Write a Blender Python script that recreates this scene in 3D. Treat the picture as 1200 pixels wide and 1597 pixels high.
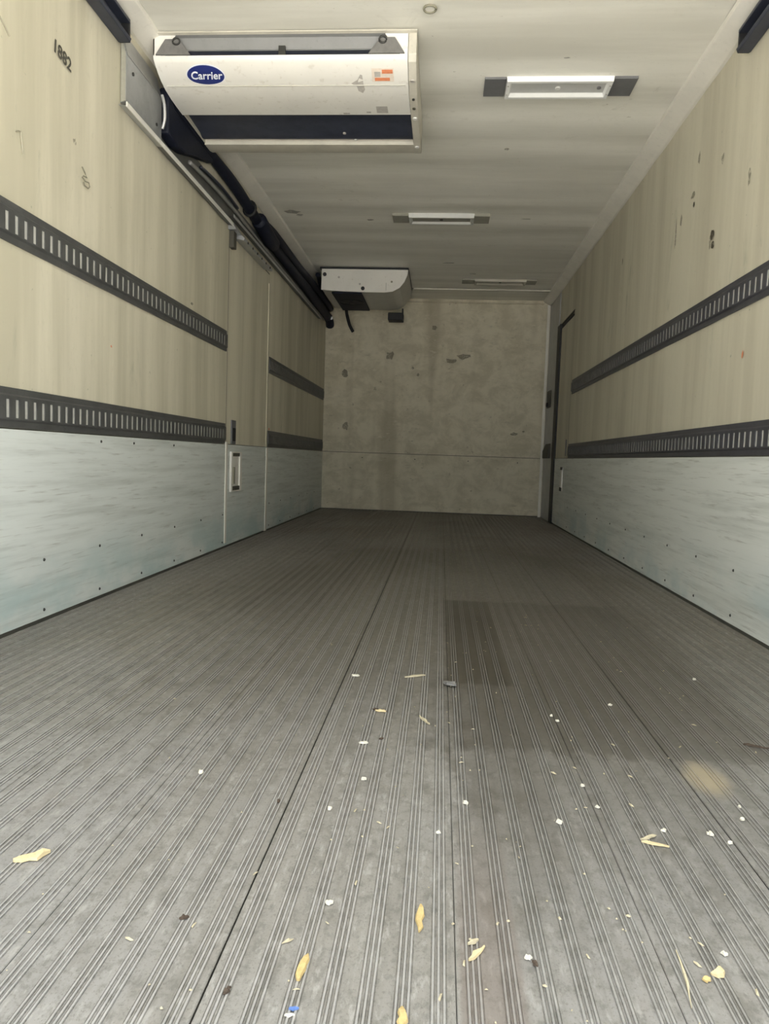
import bpy, bmesh, math, random
from mathutils import Matrix, Vector

for o in list(bpy.data.objects):
    bpy.data.objects.remove(o)
S = bpy.context.scene
COL = S.collection

# ------------------------------------------------------------------ camera
CAM_Z = 0.606
F_PX = 1131.75
cam = bpy.data.cameras.new('camera')
cam.sensor_fit = 'VERTICAL'
cam.sensor_height = 36.0
cam.lens = F_PX / 1597.0 * 36.0
cam.clip_start = 0.02
cam_ob = bpy.data.objects.new('camera', cam)
COL.objects.link(cam_ob)
cr = Vector((0.99636817, 0.07802922, 0.0340868))
cu = Vector((-0.03970449, 0.07161367, 0.99664188))
cf = Vector((-0.0753261, 0.99437565, -0.07445169))
M = Matrix.Identity(4)
for i in range(3):
    M[i][0] = cr[i]; M[i][1] = cu[i]; M[i][2] = -cf[i]
M[2][3] = CAM_Z
cam_ob.matrix_world = M
S.camera = cam_ob

# ------------------------------------------------------------------ world: overcast daylight behind the open rear doors
W = bpy.data.worlds.new('overcast_sky')
S.world = W
W.use_nodes = True
wt = W.node_tree
bg = wt.nodes['Background']
tc = wt.nodes.new('ShaderNodeTexCoord')
sx = wt.nodes.new('ShaderNodeSeparateXYZ')
wt.links.new(tc.outputs['Generated'], sx.inputs[0])
mr = wt.nodes.new('ShaderNodeMapRange')            # overcast sky: zenith three times as bright as the horizon
mr.inputs['From Min'].default_value = 0.0; mr.inputs['From Max'].default_value = 1.0
mr.inputs['To Min'].default_value = 0.34; mr.inputs['To Max'].default_value = 1.0
wt.links.new(sx.outputs[2], mr.inputs['Value'])
bg.inputs[0].default_value = (0.92, 0.97, 1.0, 1)
wt.links.new(mr.outputs[0], bg.inputs[1])
# hazy sun standing over the right-hand side of the yard; it never shines into the box
sl = bpy.data.lights.new('hazy_sun', 'SUN')
sl.energy = 8.0; sl.angle = math.radians(6); sl.color = (1.0, 0.97, 0.93)
slo = bpy.data.objects.new('hazy_sun', sl)
COL.objects.link(slo)
slo.rotation_euler = Vector((-0.62, -0.12, -0.78)).to_track_quat('-Z', 'Y').to_euler()
pl = bpy.data.lights.new('door_portal', 'AREA')       # portal: only guides sampling towards the open rear
pl.shape = 'RECTANGLE'; pl.size = 2.5; pl.size_y = 2.38
pl.cycles.is_portal = True
plo = bpy.data.objects.new('door_portal', pl)
COL.objects.link(plo)

# ------------------------------------------------------------------ exposure
S.view_settings.view_transform = 'Standard'
S.view_settings.look = 'None'
S.view_settings.gamma = 1.0
S.view_settings.use_curve_mapping = False
S.view_settings.exposure = 2.55

# ------------------------------------------------------------------ dimensions
XL, XR = -1.36, 1.14
ZC = 2.378
D = 8.2385
Y0 = 0.66                       # rear opening of the box
plo.location = ((XL + XR) / 2, Y0, ZC / 2)
plo.rotation_euler = (math.radians(90), 0, 0)     # faces +Y, into the box

# ================================================================== materials
class NT:
    def __init__(self, name):
        self.m = bpy.data.materials.new(name)
        self.m.use_nodes = True
        self.t = self.m.node_tree
        self.b = self.t.nodes['Principled BSDF']
        self.pos = self.n('ShaderNodeNewGeometry').outputs['Position']
    def n(self, typ, **kw):
        x = self.t.nodes.new(typ)
        for k, v in kw.items():
            setattr(x, k, v)
        return x
    def l(self, a, b):
        self.t.links.new(a, b)
    def put(self, sock, v):
        if hasattr(v, 'is_linked') or isinstance(v, bpy.types.NodeSocket):
            self.l(v, sock)
        elif isinstance(v, (tuple, list)) and len(v) == 3 and sock.type == 'RGBA':
            sock.default_value = (*v, 1)
        else:
            sock.default_value = v
    def noise(self, scale, det=3, rough=0.55, loc=(0, 0, 0), dist=0.0):
        mp = self.n('ShaderNodeMapping')
        mp.inputs['Scale'].default_value = scale if isinstance(scale, tuple) else (scale,) * 3
        mp.inputs['Location'].default_value = loc
        self.l(self.pos, mp.inputs['Vector'])
        nz = self.n('ShaderNodeTexNoise')
        nz.inputs['Scale'].default_value = 1.0
        nz.inputs['Detail'].default_value = det
        nz.inputs['Roughness'].default_value = rough
        nz.inputs['Distortion'].default_value = dist
        self.l(mp.outputs[0], nz.inputs['Vector'])
        return nz.outputs['Fac']
    def ramp(self, fac, a, b):
        r = self.n('ShaderNodeMapRange')
        r.interpolation_type = 'SMOOTHSTEP'
        self.put(r.inputs['Value'], fac)
        r.inputs['From Min'].default_value = a
        r.inputs['From Max'].default_value = b
        return r.outputs['Result']
    def math(self, op, a, b=0.0, clamp=False):
        x = self.n('ShaderNodeMath', operation=op, use_clamp=clamp)
        self.put(x.inputs[0], a); self.put(x.inputs[1], b)
        return x.outputs[0]
    def mix(self, fac, a, b, mode='MIX'):
        x = self.n('ShaderNodeMix', data_type='RGBA', blend_type=mode)
        self.put(x.inputs[0], fac); self.put(x.inputs[6], a); self.put(x.inputs[7], b)
        return x.outputs[2]
    def xyz(self):
        s = self.n('ShaderNodeSeparateXYZ')
        self.l(self.pos, s.inputs[0])
        return s.outputs
    def bump(self, h, strength=0.3, dist=0.002):
        b = self.n('ShaderNodeBump')
        b.inputs['Strength'].default_value = strength
        b.inputs['Distance'].default_value = dist
        self.l(h, b.inputs['Height'])
        self.l(b.outputs[0], self.b.inputs['Normal'])
    def done(self, color, rough=0.5, metal=0.0, spec=0.5):
        self.put(self.b.inputs['Base Color'], color)
        self.put(self.b.inputs['Roughness'], rough)
        self.put(self.b.inputs['Metallic'], metal)
        self.b.inputs['Specular IOR Level'].default_value = spec
        return self.m

def mat_liner(name, light, dark, grime, vertical=True, seed=0.0, amount=0.5):
    """painted plywood liner with faint streaks, smears and specks"""
    t = NT(name)
    sc = (5, 5, 0.35) if vertical else (0.5, 4.5, 1)
    a = t.noise(sc, 4, 0.6, (seed, seed * 2, 0))
    sc2 = (26, 26, 1.3) if vertical else (1.6, 24, 1)
    b = t.noise(sc2, 3, 0.6, (seed + 3, 1, 0))
    c = t.noise(1.7, 4, 0.6, (seed, 7, 3))
    g = t.noise((9, 9, 3), 6, 0.7, (seed + 9, 2, 5), 0.6)
    sp = t.noise(38, 2, 0.5, (seed, 0, 4))
    col = t.mix(t.ramp(a, 0.35, 0.68), light, dark)
    col = t.mix(t.math('MULTIPLY', t.ramp(b, 0.52, 0.75), 0.16), col, dark)
    col = t.mix(t.math('MULTIPLY', t.ramp(g, 0.56, 0.74), t.math('MULTIPLY', t.ramp(c, 0.42, 0.66), amount)), col, grime)
    col = t.mix(t.math('MULTIPLY', t.ramp(sp, 0.74, 0.80), 0.6), col, grime)
    f2 = t.noise((60, 60, 26) if vertical else (26, 60, 60), 4, 0.7, (seed, 5, 8))
    col = t.mix(t.math('MULTIPLY', t.ramp(f2, 0.54, 0.70), 0.28), col, dark)
    gr = t.noise((130, 130, 40) if vertical else (40, 130, 130), 3, 0.6)
    t.bump(gr, 0.18, 0.002)
    return t.done(col, 0.55, 0, 0.35)

CREAM = (0.70, 0.655, 0.52)
CREAM_D = (0.53, 0.495, 0.375)
m_wall_l = mat_liner('cream_liner_left', CREAM, CREAM_D, (0.30, 0.31, 0.22), True, 1.0, 0.45)
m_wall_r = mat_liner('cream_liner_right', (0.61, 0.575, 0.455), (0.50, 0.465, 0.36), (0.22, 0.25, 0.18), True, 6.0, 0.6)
def mat_front():
    """front bulkhead liner: blotchy, with a few tall brown water streaks and short crosswise smears"""
    t = NT('stained_front_liner')
    band = t.noise((2.6, 1, 0.16), 3, 0.6, (12.3, 0, 0))
    bl = t.noise((5, 1, 6), 5, 0.7, (3, 0, 1), 0.4)
    sm = t.noise((9, 1, 34), 4, 0.7, (5, 0, 2))
    bg_ = t.noise((1.6, 1, 1.3), 3, 0.6, (1, 0, 8))
    col = t.mix(t.ramp(bl, 0.38, 0.66), (0.69, 0.635, 0.495), (0.55, 0.50, 0.375))
    col = t.mix(t.math('MULTIPLY', t.ramp(band, 0.50, 0.66), 0.55), col, (0.36, 0.315, 0.22))
    col = t.mix(t.math('MULTIPLY', t.ramp(sm, 0.56, 0.74), t.math('MULTIPLY', t.ramp(bg_, 0.35, 0.6), 0.5)), col, (0.28, 0.25, 0.18))
    sp = t.noise((16, 1, 20), 3, 0.6, (5, 0, 9))
    col = t.mix(t.math('MULTIPLY', t.ramp(sp, 0.66, 0.76), 0.55), col, (0.22, 0.19, 0.13))
    lt_ = t.noise((12, 1, 40), 3, 0.6, (1, 0, 3))
    col = t.mix(t.math('MULTIPLY', t.ramp(lt_, 0.62, 0.74), 0.4), col, (0.78, 0.73, 0.60))
    return t.done(col, 0.6, 0, 0.3)
m_wall_b = mat_front()
m_ceil = mat_liner('cream_liner_ceiling', (0.84, 0.82, 0.74), (0.70, 0.68, 0.60), (0.40, 0.38, 0.30), False, 3.0, 0.4)

def mat_kick(name, seed, base, dark, low):
    """scuffed pale kick plate: long horizontal brush marks, bluish scuffing near the floor"""
    t = NT(name)
    a = t.noise((3, 1.2, 26), 4, 0.65, (seed, 0, 0))
    b = t.noise((3, 5, 90), 3, 0.6, (seed, 3, 0))
    c = t.noise((3, 2.2, 4.0), 4, 0.6, (seed, 8, 0))
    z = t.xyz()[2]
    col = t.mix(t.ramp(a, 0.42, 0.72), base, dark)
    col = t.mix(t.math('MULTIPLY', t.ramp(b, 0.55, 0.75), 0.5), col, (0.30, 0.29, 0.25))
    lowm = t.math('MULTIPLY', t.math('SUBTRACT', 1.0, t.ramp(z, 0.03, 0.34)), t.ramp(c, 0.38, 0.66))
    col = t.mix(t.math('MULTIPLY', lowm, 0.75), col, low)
    hi = t.math('MULTIPLY', t.ramp(t.noise((3, 4, 120), 2, 0.5, (seed, 4, 2)), 0.64, 0.72), t.ramp(c, 0.5, 0.7))
    col = t.mix(t.math('MULTIPLY', hi, 0.5), col, (0.72, 0.75, 0.72))
    t.bump(b, 0.12, 0.001)
    return t.done(col, 0.42, 0.0, 0.5)
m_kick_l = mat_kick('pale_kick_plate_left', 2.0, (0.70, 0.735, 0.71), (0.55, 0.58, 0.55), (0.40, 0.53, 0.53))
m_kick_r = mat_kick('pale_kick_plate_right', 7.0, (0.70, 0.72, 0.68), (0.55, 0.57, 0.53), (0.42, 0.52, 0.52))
m_kick_b = mat_liner('cream_kick_front', (0.74, 0.69, 0.545), (0.60, 0.555, 0.425), (0.33, 0.32, 0.25), True, 17.0, 0.6)

def mat_floor():
    """worn ribbed aluminium: silvery where scuffed, brown-grey where traffic dirt sits"""
    t = NT('worn_aluminium_floor')
    x, y, z = t.xyz()
    streak = t.noise((34, 0.8, 1), 4, 0.65)
    fine = t.noise((150, 5, 1), 3, 0.6, (3, 0, 0))
    big = t.noise((1.5, 0.75, 1), 4, 0.6, (1, 5, 0), 0.4)
    mott = t.noise((16, 9, 1), 5, 0.7, (5, 1, 0))
    grit = t.noise((300, 240, 1), 2, 0.6)
    silver = (0.275, 0.265, 0.25)
    brown = (0.205, 0.185, 0.145)
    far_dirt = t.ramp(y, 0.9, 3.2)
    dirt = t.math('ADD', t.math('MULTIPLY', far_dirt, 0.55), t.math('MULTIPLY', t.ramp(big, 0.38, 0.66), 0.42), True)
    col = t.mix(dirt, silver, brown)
    col = t.mix(t.math('MULTIPLY', t.ramp(streak, 0.45, 0.72), 0.40), col, (0.125, 0.115, 0.095))
    col = t.mix(t.math('MULTIPLY', t.ramp(fine, 0.56, 0.74), 0.30), col, (0.36, 0.345, 0.315))
    col = t.mix(t.math('MULTIPLY', t.ramp(mott, 0.48, 0.70), 0.5), col, (0.14, 0.13, 0.11))
    col = t.mix(t.math('MULTIPLY', t.ramp(grit, 0.55, 0.70), 0.45), col, (0.10, 0.09, 0.075))
    # reddish brown rub marks
    rub = t.noise((7, 2.0, 1), 4, 0.6, (2, 9, 0))
    col = t.mix(t.math('MULTIPLY', t.ramp(rub, 0.60, 0.75), 0.30), col, (0.22, 0.165, 0.14))
    m2 = t.noise((55, 40, 1), 5, 0.75, (4, 4, 0))
    col = t.mix(t.math('MULTIPLY', t.ramp(m2, 0.47, 0.66), 0.6), col, (0.125, 0.12, 0.105))
    m3 = t.noise((70, 22, 1), 4, 0.7, (8, 4, 0))
    col = t.mix(t.math('MULTIPLY', t.ramp(m3, 0.52, 0.68), 0.5), col, (0.40, 0.385, 0.355))
    # oily stain left of the plank joint, a rectangle with a soft tail towards the doors
    def box_mask(x0, x1, y0, y1, s, sy=None):
        sy = sy or s
        wob = t.math('MULTIPLY', t.math('SUBTRACT', mott, 0.5), s * 2)
        xx = t.math('ADD', x, wob); yy = t.math('ADD', y, wob)
        a = t.math('MULTIPLY', t.ramp(xx, x0 - s, x0 + s), t.math('SUBTRACT', 1.0, t.ramp(xx, x1 - s, x1 + s)))
        b = t.math('MULTIPLY', t.ramp(yy, y0 - sy, y0 + sy), t.math('SUBTRACT', 1.0, t.ramp(yy, y1 - sy, y1 + sy)))
        return t.math('MULTIPLY', a, b)
    st1 = box_mask(0.042, 0.22, 1.95, 3.12, 0.012)
    st2 = box_mask(0.03, 0.78, 1.5, 3.13, 0.10, 0.02)
    st3 = box_mask(0.10, 0.62, 0.95, 2.2, 0.16, 0.35)
    st4 = box_mask(-1.05, -0.45, 2.6, 3.9, 0.2, 0.4)
    st6 = box_mask(0.046, 0.12, 0.5, 1.05, 0.004, 0.25)
    st7 = box_mask(-0.75, 1.0, 1.6, 5.0, 0.3, 0.5)
    st5 = box_mask(0.055, 0.22, 1.0, 1.75, 0.03, 0.3)
    oil = (0.055, 0.047, 0.033)
    for m_, k in ((st7, 0.48), (st2, 0.50), (st1, 0.80), (st3, 0.35), (st4, 0.40), (st5, 0.35)):
        col = t.mix(t.math('MULTIPLY', m_, k), col, oil)
    col = t.mix(t.math('MULTIPLY', st6, 0.45), col, (0.15, 0.115, 0.095))
    # dusty tan spot by the right-hand side
    dx = t.math('MULTIPLY', t.math('SUBTRACT', x, 0.545), 1.0)
    dy = t.math('MULTIPLY', t.math('SUBTRACT', y, 1.43), 0.55)
    r = t.math('SQRT', t.math('ADD', t.math('MULTIPLY', dx, dx), t.math('MULTIPLY', dy, dy)))
    r = t.math('ADD', r, t.math('MULTIPLY', t.math('SUBTRACT', mott, 0.5), 0.06))
    col = t.mix(t.math('MULTIPLY', t.math('SUBTRACT', 1.0, t.ramp(r, 0.015, 0.055)), 0.8), col, (0.36, 0.30, 0.20))
    # rib crests are rubbed bright, the grooves between hold dirt
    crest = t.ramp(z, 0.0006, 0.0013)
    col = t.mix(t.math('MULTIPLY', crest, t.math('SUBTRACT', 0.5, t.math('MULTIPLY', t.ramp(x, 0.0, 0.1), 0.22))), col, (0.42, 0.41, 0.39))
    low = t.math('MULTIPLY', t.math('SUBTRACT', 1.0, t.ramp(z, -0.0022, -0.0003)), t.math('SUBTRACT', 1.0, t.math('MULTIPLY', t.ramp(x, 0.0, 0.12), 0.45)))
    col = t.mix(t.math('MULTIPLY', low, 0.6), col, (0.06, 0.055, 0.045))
    t.bump(t.math('ADD', t.math('MULTIPLY', fine, 0.5), grit), 0.15, 0.0008)
    return t.done(col, t.math('ADD', 0.42, t.math('MULTIPLY', dirt, 0.2)), 0.25, 0.5)
m_floor = mat_floor()

def mat_broken(name, c, cover):
    """worn ink or scuff: the mark itself is patchy, liner shows through"""
    t = NT(name)
    a = t.noise(60, 5, 0.75)
    t.put(t.b.inputs['Alpha'], t.math('MULTIPLY', t.ramp(a, 0.30, 0.50), cover))
    return t.done(c, 0.7, 0, 0.2)
m_scuff = mat_broken('dark_scuff', (0.08, 0.07, 0.05), 0.95)
m_scuff2 = mat_broken('brown_scuff', (0.20, 0.185, 0.13), 0.5)
m_scuff3 = mat_broken('faint_scuff', (0.30, 0.27, 0.20), 0.5)

def mat_plain(name, c, rough=0.5, metal=0.0, var=0.15, scale=14, spec=0.5, dark=None):
    t = NT(name)
    a = t.noise(scale, 4, 0.6)
    b = t.noise(scale * 7, 2, 0.6)
    dk = dark or tuple(v * (1 - var * 2) for v in c)
    col = t.mix(t.ramp(a, 0.38, 0.7), c, tuple(v * (1 - var) for v in c))
    col = t.mix(t.math('MULTIPLY', t.ramp(b, 0.58, 0.75), 0.5), col, dk)
    t.bump(b, 0.06, 0.001)
    return t.done(col, rough, metal, spec)

m_rail = mat_plain('grey_painted_rail_steel', (0.080, 0.081, 0.079), 0.45, 0.0, 0.25, 9)
m_rail_r = mat_plain('bluish_grey_painted_rail_steel', (0.060, 0.060, 0.068), 0.45, 0.0, 0.25, 9)
m_slot = mat_plain('dusty_pale_slot_liner', (0.50, 0.495, 0.46), 0.6, 0.0, 0.12, 30)
m_slot_d = mat_plain('grimy_slot_liner', (0.20, 0.20, 0.19), 0.6, 0.0, 0.2, 30)
m_base = mat_plain('wall_core_grey', (0.16, 0.155, 0.13), 0.8)
m_navy = mat_plain('navy_black_rubber', (0.010, 0.0125, 0.024), 0.6, 0, 0.3, 30, 0.25)
m_navy2 = mat_plain('dark_blue_painted_track', (0.035, 0.04, 0.06), 0.4, 0, 0.3, 20)
m_black = mat_plain('black_rubber', (0.012, 0.012, 0.013), 0.6, 0, 0.3, 30)
m_white = mat_plain('white_enamel_cover', (0.80, 0.775, 0.715), 0.35, 0, 0.05, 5, 0.5, (0.6, 0.56, 0.48))
m_shell = mat_plain('pale_grey_plastic_shell', (0.56, 0.54, 0.48), 0.45, 0, 0.08, 8)
m_flange = mat_plain('cream_grey_flange', (0.56, 0.53, 0.45), 0.45, 0, 0.12, 12)
m_gal = mat_plain('galvanised_sheet', (0.44, 0.45, 0.45), 0.38, 0.55, 0.15, 10)
m_tray = mat_plain('shade_dark_tray_sheet', (0.13, 0.13, 0.12), 0.6, 0, 0.2, 12)  # shade inside the pipe tray, put into the sheet's dark colour
m_pipe = mat_plain('dusty_pipe', (0.26, 0.255, 0.235), 0.5, 0, 0.2, 12)
m_defl = mat_plain('grey_outlet_sheet', (0.22, 0.22, 0.215), 0.5, 0, 0.1, 10)
m_brk = mat_plain('grey_cast_bracket', (0.17, 0.165, 0.155), 0.6, 0, 0.2, 40)
m_alu = mat_plain('dull_aluminium', (0.50, 0.50, 0.49), 0.4, 0.5, 0.15, 14)
m_grey = mat_plain('grey_plate', (0.155, 0.155, 0.16), 0.5, 0, 0.12, 20)
m_grey_d = mat_plain('dusty_brown_grey_plate', (0.33, 0.32, 0.265), 0.6, 0, 0.12, 20)
m_lampw = mat_plain('white_lamp_plastic', (0.86, 0.86, 0.84), 0.3, 0, 0.04, 8)
m_lampo = mat_plain('dulled_lamp_plastic', (0.66, 0.66, 0.62), 0.4, 0, 0.08, 8)
m_lampd = mat_plain('aged_cream_lamp_plastic', (0.52, 0.495, 0.41), 0.5, 0, 0.1, 8)
m_lens = mat_plain('frosted_lamp_lens', (0.60, 0.60, 0.58), 0.2, 0, 0.08, 12)
m_trim = mat_plain('pale_corner_moulding', (0.80, 0.77, 0.69), 0.45, 0, 0.08, 6)
m_screw = mat_plain('dark_screw_head', (0.05, 0.05, 0.045), 0.5, 0.4)
m_bright = mat_plain('bright_screw_head', (0.85, 0.84, 0.80), 0.35, 0.2, 0.05)
m_mark = mat_plain('dark_marker_ink', (0.07, 0.065, 0.05), 0.7)
m_mark2 = mat_plain('faded_marker_ink', (0.26, 0.245, 0.18), 0.7)
m_mark3 = mat_plain('pale_pencil_mark', (0.40, 0.37, 0.28), 0.7)
m_badge = mat_plain('blue_badge', (0.012, 0.025, 0.16), 0.3, 0, 0.05)
m_badgew = mat_plain('white_badge_print', (0.80, 0.82, 0.88), 0.35, 0, 0.04)
m_stk_r = mat_plain('orange_label_print', (0.72, 0.25, 0.12), 0.5, 0, 0.15, 60)
m_stk_w = mat_plain('cream_label_paper', (0.76, 0.66, 0.56), 0.5, 0, 0.1, 60)
m_stk_g = mat_plain('faded_grey_label', (0.48, 0.45, 0.41), 0.5, 0, 0.15, 70)
m_wood = mat_plain('pale_splintered_wood', (0.58, 0.47, 0.27), 0.7, 0, 0.2, 60, 0.3)
m_wood2 = mat_plain('orange_toned_wood', (0.50, 0.37, 0.16), 0.7, 0, 0.25, 60, 0.3)
m_chip = mat_plain('off_white_crumb', (0.60, 0.565, 0.47), 0.7, 0, 0.1, 80, 0.3)
m_straw = mat_plain('dry_straw', (0.46, 0.40, 0.27), 0.7, 0, 0.15, 80, 0.3)
m_bark = mat_plain('dark_brown_bark', (0.07, 0.05, 0.035), 0.8, 0, 0.3, 60, 0.3)
m_blue = mat_plain('blue_plastic', (0.10, 0.18, 0.42), 0.4, 0, 0.15, 60)
m_yard = mat_plain('bounce_yard_concrete', (0.50, 0.485, 0.455), 0.9, 0, 0.1, 2)

# ================================================================== geometry helpers
class B:
    """collects shapes, then links them as ONE mesh object"""
    def __init__(self):
        self.v = []; self.f = []
    def add(self, vs, fs):
        k = len(self.v)
        self.v += [tuple(p) for p in vs]
        self.f += [tuple(i + k for i in f) for f in fs]
        return self
    def box(self, x0, x1, y0, y1, z0, z1):
        if x0 > x1: x0, x1 = x1, x0
        if y0 > y1: y0, y1 = y1, y0
        if z0 > z1: z0, z1 = z1, z0
        vs = [(x0,y0,z0),(x1,y0,z0),(x1,y1,z0),(x0,y1,z0),(x0,y0,z1),(x1,y0,z1),(x1,y1,z1),(x0,y1,z1)]
        return self.add(vs, [(0,3,2,1),(4,5,6,7),(0,1,5,4),(1,2,6,5),(2,3,7,6),(3,0,4,7)])
    def prism(self, axis, prof, a0, a1):
        """closed profile extruded along an axis; prof holds the two other coordinates in x,y,z order"""
        def pt(q, a):
            if axis == 0: return (a, q[0], q[1])
            if axis == 1: return (q[0], a, q[1])
            return (q[0], q[1], a)
        n = len(prof)
        vs = [pt(q, a0) for q in prof] + [pt(q, a1) for q in prof]
        fs = [(i, (i+1) % n, (i+1) % n + n, i + n) for i in range(n)] + [tuple(range(n))[::-1], tuple(range(n, 2*n))]
        return self.add(vs, fs)
    def sheet(self, axis, line, th, a0, a1):
        """open polyline thickened by th towards its left normal, extruded"""
        n = len(line); off = []
        for i in range(n):
            p, q = line[max(i-1, 0)], line[min(i+1, n-1)]
            d = Vector((q[0]-p[0], q[1]-p[1])).normalized()
            off.append((line[i][0] - d.y*th, line[i][1] + d.x*th))
        return self.prism(axis, list(line) + off[::-1], a0, a1)
    def cyl(self, c, d, r, h, n=14, r2=None):
        d = Vector(d).normalized()
        a = d.orthogonal().normalized(); b = d.cross(a)
        r2 = r if r2 is None else r2
        c = Vector(c)
        vs = []
        for k, (rr, hh) in enumerate(((r, 0), (r2, h))):
            for i in range(n):
                t = 2*math.pi*i/n
                vs.append(c + d*hh + (a*math.cos(t) + b*math.sin(t))*rr)
        fs = [(i, (i+1) % n, (i+1) % n + n, i+n) for i in range(n)] + [tuple(range(n))[::-1], tuple(range(n, 2*n))]
        return self.add(vs, fs)
    def tube(self, path, r, n=10, rad=None):
        P = [Vector(p) for p in path]; vs = []; fs = []
        ref = Vector((0, 0, 1))
        for i, p in enumerate(P):
            d = (P[min(i+1, len(P)-1)] - P[max(i-1, 0)]).normalized()
            a = d.cross(ref)
            if a.length < 1e-3: a = d.cross(Vector((1, 0, 0)))
            a.normalize(); b = a.cross(d)
            rr = rad[i] if rad else r
            for k in range(n):
                t = 2*math.pi*k/n
                vs.append(p + (a*math.cos(t) + b*math.sin(t))*rr)
        for i in range(len(P)-1):
            for k in range(n):
                fs.append((i*n+k, i*n+(k+1) % n, (i+1)*n+(k+1) % n, (i+1)*n+k))
        fs += [tuple(range(n))[::-1], tuple(range((len(P)-1)*n, len(P)*n))]
        return self.add(vs, fs)
    def build(self, name, mat, parent=None, bevel=0.0, smooth=False, seg=2):
        me = bpy.data.meshes.new(name)
        me.from_pydata(self.v, [], self.f)
        bm = bmesh.new(); bm.from_mesh(me)
        bmesh.ops.recalc_face_normals(bm, faces=bm.faces)
        bm.to_mesh(me); bm.free()
        me.materials.append(mat)
        o = bpy.data.objects.new(name, me)
        COL.objects.link(o)
        if parent: o.parent = parent
        if smooth:
            for p in me.polygons: p.use_smooth = True
            if smooth == 'auto':
                me.set_sharp_from_angle(angle=math.radians(40))
        if bevel:
            md = o.modifiers.new('bevel', 'BEVEL'); md.width = bevel; md.segments = seg; md.limit_method = 'ANGLE'
        return o

def empty(name, loc=(0, 0, 0)):
    """an Empty carrying the thing; its parts are built in world coordinates, so the base stays at the origin of the parts"""
    o = bpy.data.objects.new(name, None); COL.objects.link(o)
    o.empty_display_size = 0.1
    return o
def tag(o, label, cat, group=None):
    o['label'] = label; o['category'] = cat
    if group: o['group'] = group
    return o
def struct(o, label=None):
    o['kind'] = 'structure'
    if label: o['label'] = label
    return o
def smoothpath(pts, n=8):
    P = [Vector(p) for p in pts]; out = []
    for i in range(len(P)-1):
        p0, p1, p2, p3 = P[max(i-1,0)], P[i], P[i+1], P[min(i+2,len(P)-1)]
        for k in range(n):
            t = k/n
            out.append(0.5*((2*p1) + (p2-p0)*t + (2*p0-5*p1+4*p2-p3)*t*t + (3*p1-p0-3*p2+p3)*t**3))
    out.append(P[-1]); return out
def text_mesh(body, size, shear=0.0, bold=0.0):
    cu_ = bpy.data.curves.new('lettering', 'FONT')
    cu_.body = body; cu_.size = size; cu_.shear = shear; cu_.offset = bold
    cu_.align_x = 'CENTER'; cu_.align_y = 'CENTER'; cu_.extrude = 0.0003
    cu_.resolution_u = 3
    ob = bpy.data.objects.new('lettering', cu_); COL.objects.link(ob)
    bpy.context.view_layer.update()
    me = bpy.data.meshes.new_from_object(ob.evaluated_get(bpy.context.evaluated_depsgraph_get()))
    bpy.data.objects.remove(ob); bpy.data.curves.remove(cu_)
    return me
def place_text(me, name, mat, parent, origin, ex, ey):
    ex = Vector(ex).normalized(); ey = Vector(ey).normalized(); ez = ex.cross(ey)
    Mx = Matrix((ex, ey, ez)).transposed().to_4x4(); Mx.translation = Vector(origin)
    me.transform(Mx)
    me.materials.clear(); me.materials.append(mat)
    o = bpy.data.objects.new(name, me); COL.objects.link(o); o.parent = parent
    return o

# ================================================================== setting
random.seed(4)
yard = struct(B().box(-14, 14, -22, Y0 + 9.0, -1.25, -1.15).build('ground', m_yard), 'unseen concrete yard behind the open rear, added to bounce light in')  # out of view; added so daylight bounces up onto the ceiling

# ---- floor: extruded ribbed planks running to the front bulkhead
floor = struct(B().box(XL - 0.02, XR + 0.08, Y0, D + 0.05, -0.07, -0.012).build('floor', m_base), 'worn ribbed aluminium cargo floor')
SEAMS = [-1.357, -1.24, -0.995, -0.747, -0.483, -0.243, 0.041, 0.293, 0.50, 0.75, 0.995, 1.137]
def plank_profile(a, b, depth=0.0014, first=0.021, pitch=0.042):
    """top edge line of one plank: flats between groups of three fine ribs"""
    wide = (-0.243, 0.50)                       # two joints have opened up
    g = 0.0011 if a in wide else 0.0004
    pts = [(a + g, -0.010), (a + g, -0.0012), (a + g + 0.0014, 0.0)]
    n = max(1, round((b - a) / pitch)); p = (b - a) / n
    for i in range(n):
        c = a + p * (i + 0.5)
        for s in (-0.0068, 0.0, 0.0068):
            w = 0.0011
            pts += [(c+s-0.0030, 0.0), (c+s-0.0024, -0.0007), (c+s-w-0.0006, -0.0007), (c+s-w, depth), (c+s+w, depth), (c+s+w+0.0006, -0.0007), (c+s+0.0024, -0.0007), (c+s+0.0030, 0.0)]
    g = 0.0011 if b in wide else 0.0004
    pts += [(b - g - 0.0014, 0.0), (b - g, -0.0012), (b - g, -0.010)]
    out = [pts[0]]
    for q in pts[1:]:
        if q[0] > out[-1][0] - 1e-9: out.append(q)
    return out
for i in range(len(SEAMS) - 1):
    a, b = SEAMS[i], SEAMS[i+1]
    cuts = [Y0, D] if i < 6 else [Y0, 3.135, D]
    if i == 6: cuts = [Y0, 3.135, 3.69, D]
    for k in range(len(cuts) - 1):
        g0 = 0.0 if k == 0 else 0.002
        g1 = 0.0 if k == len(cuts) - 2 else 0.002
        bb = B()
        prof = plank_profile(a, b)
        n = len(prof)
        vs = [(x, cuts[k] + g0, z) for x, z in prof] + [(x, cuts[k+1] - g1, z) for x, z in prof]
        fs = [(j, j+1, j+1+n, j+n) for j in range(n-1)]
        fs += [(0, n, 2*n-1, n-1)]
        bb.add(vs, fs)
        bb.build('floor_plank', m_floor, floor)

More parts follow.
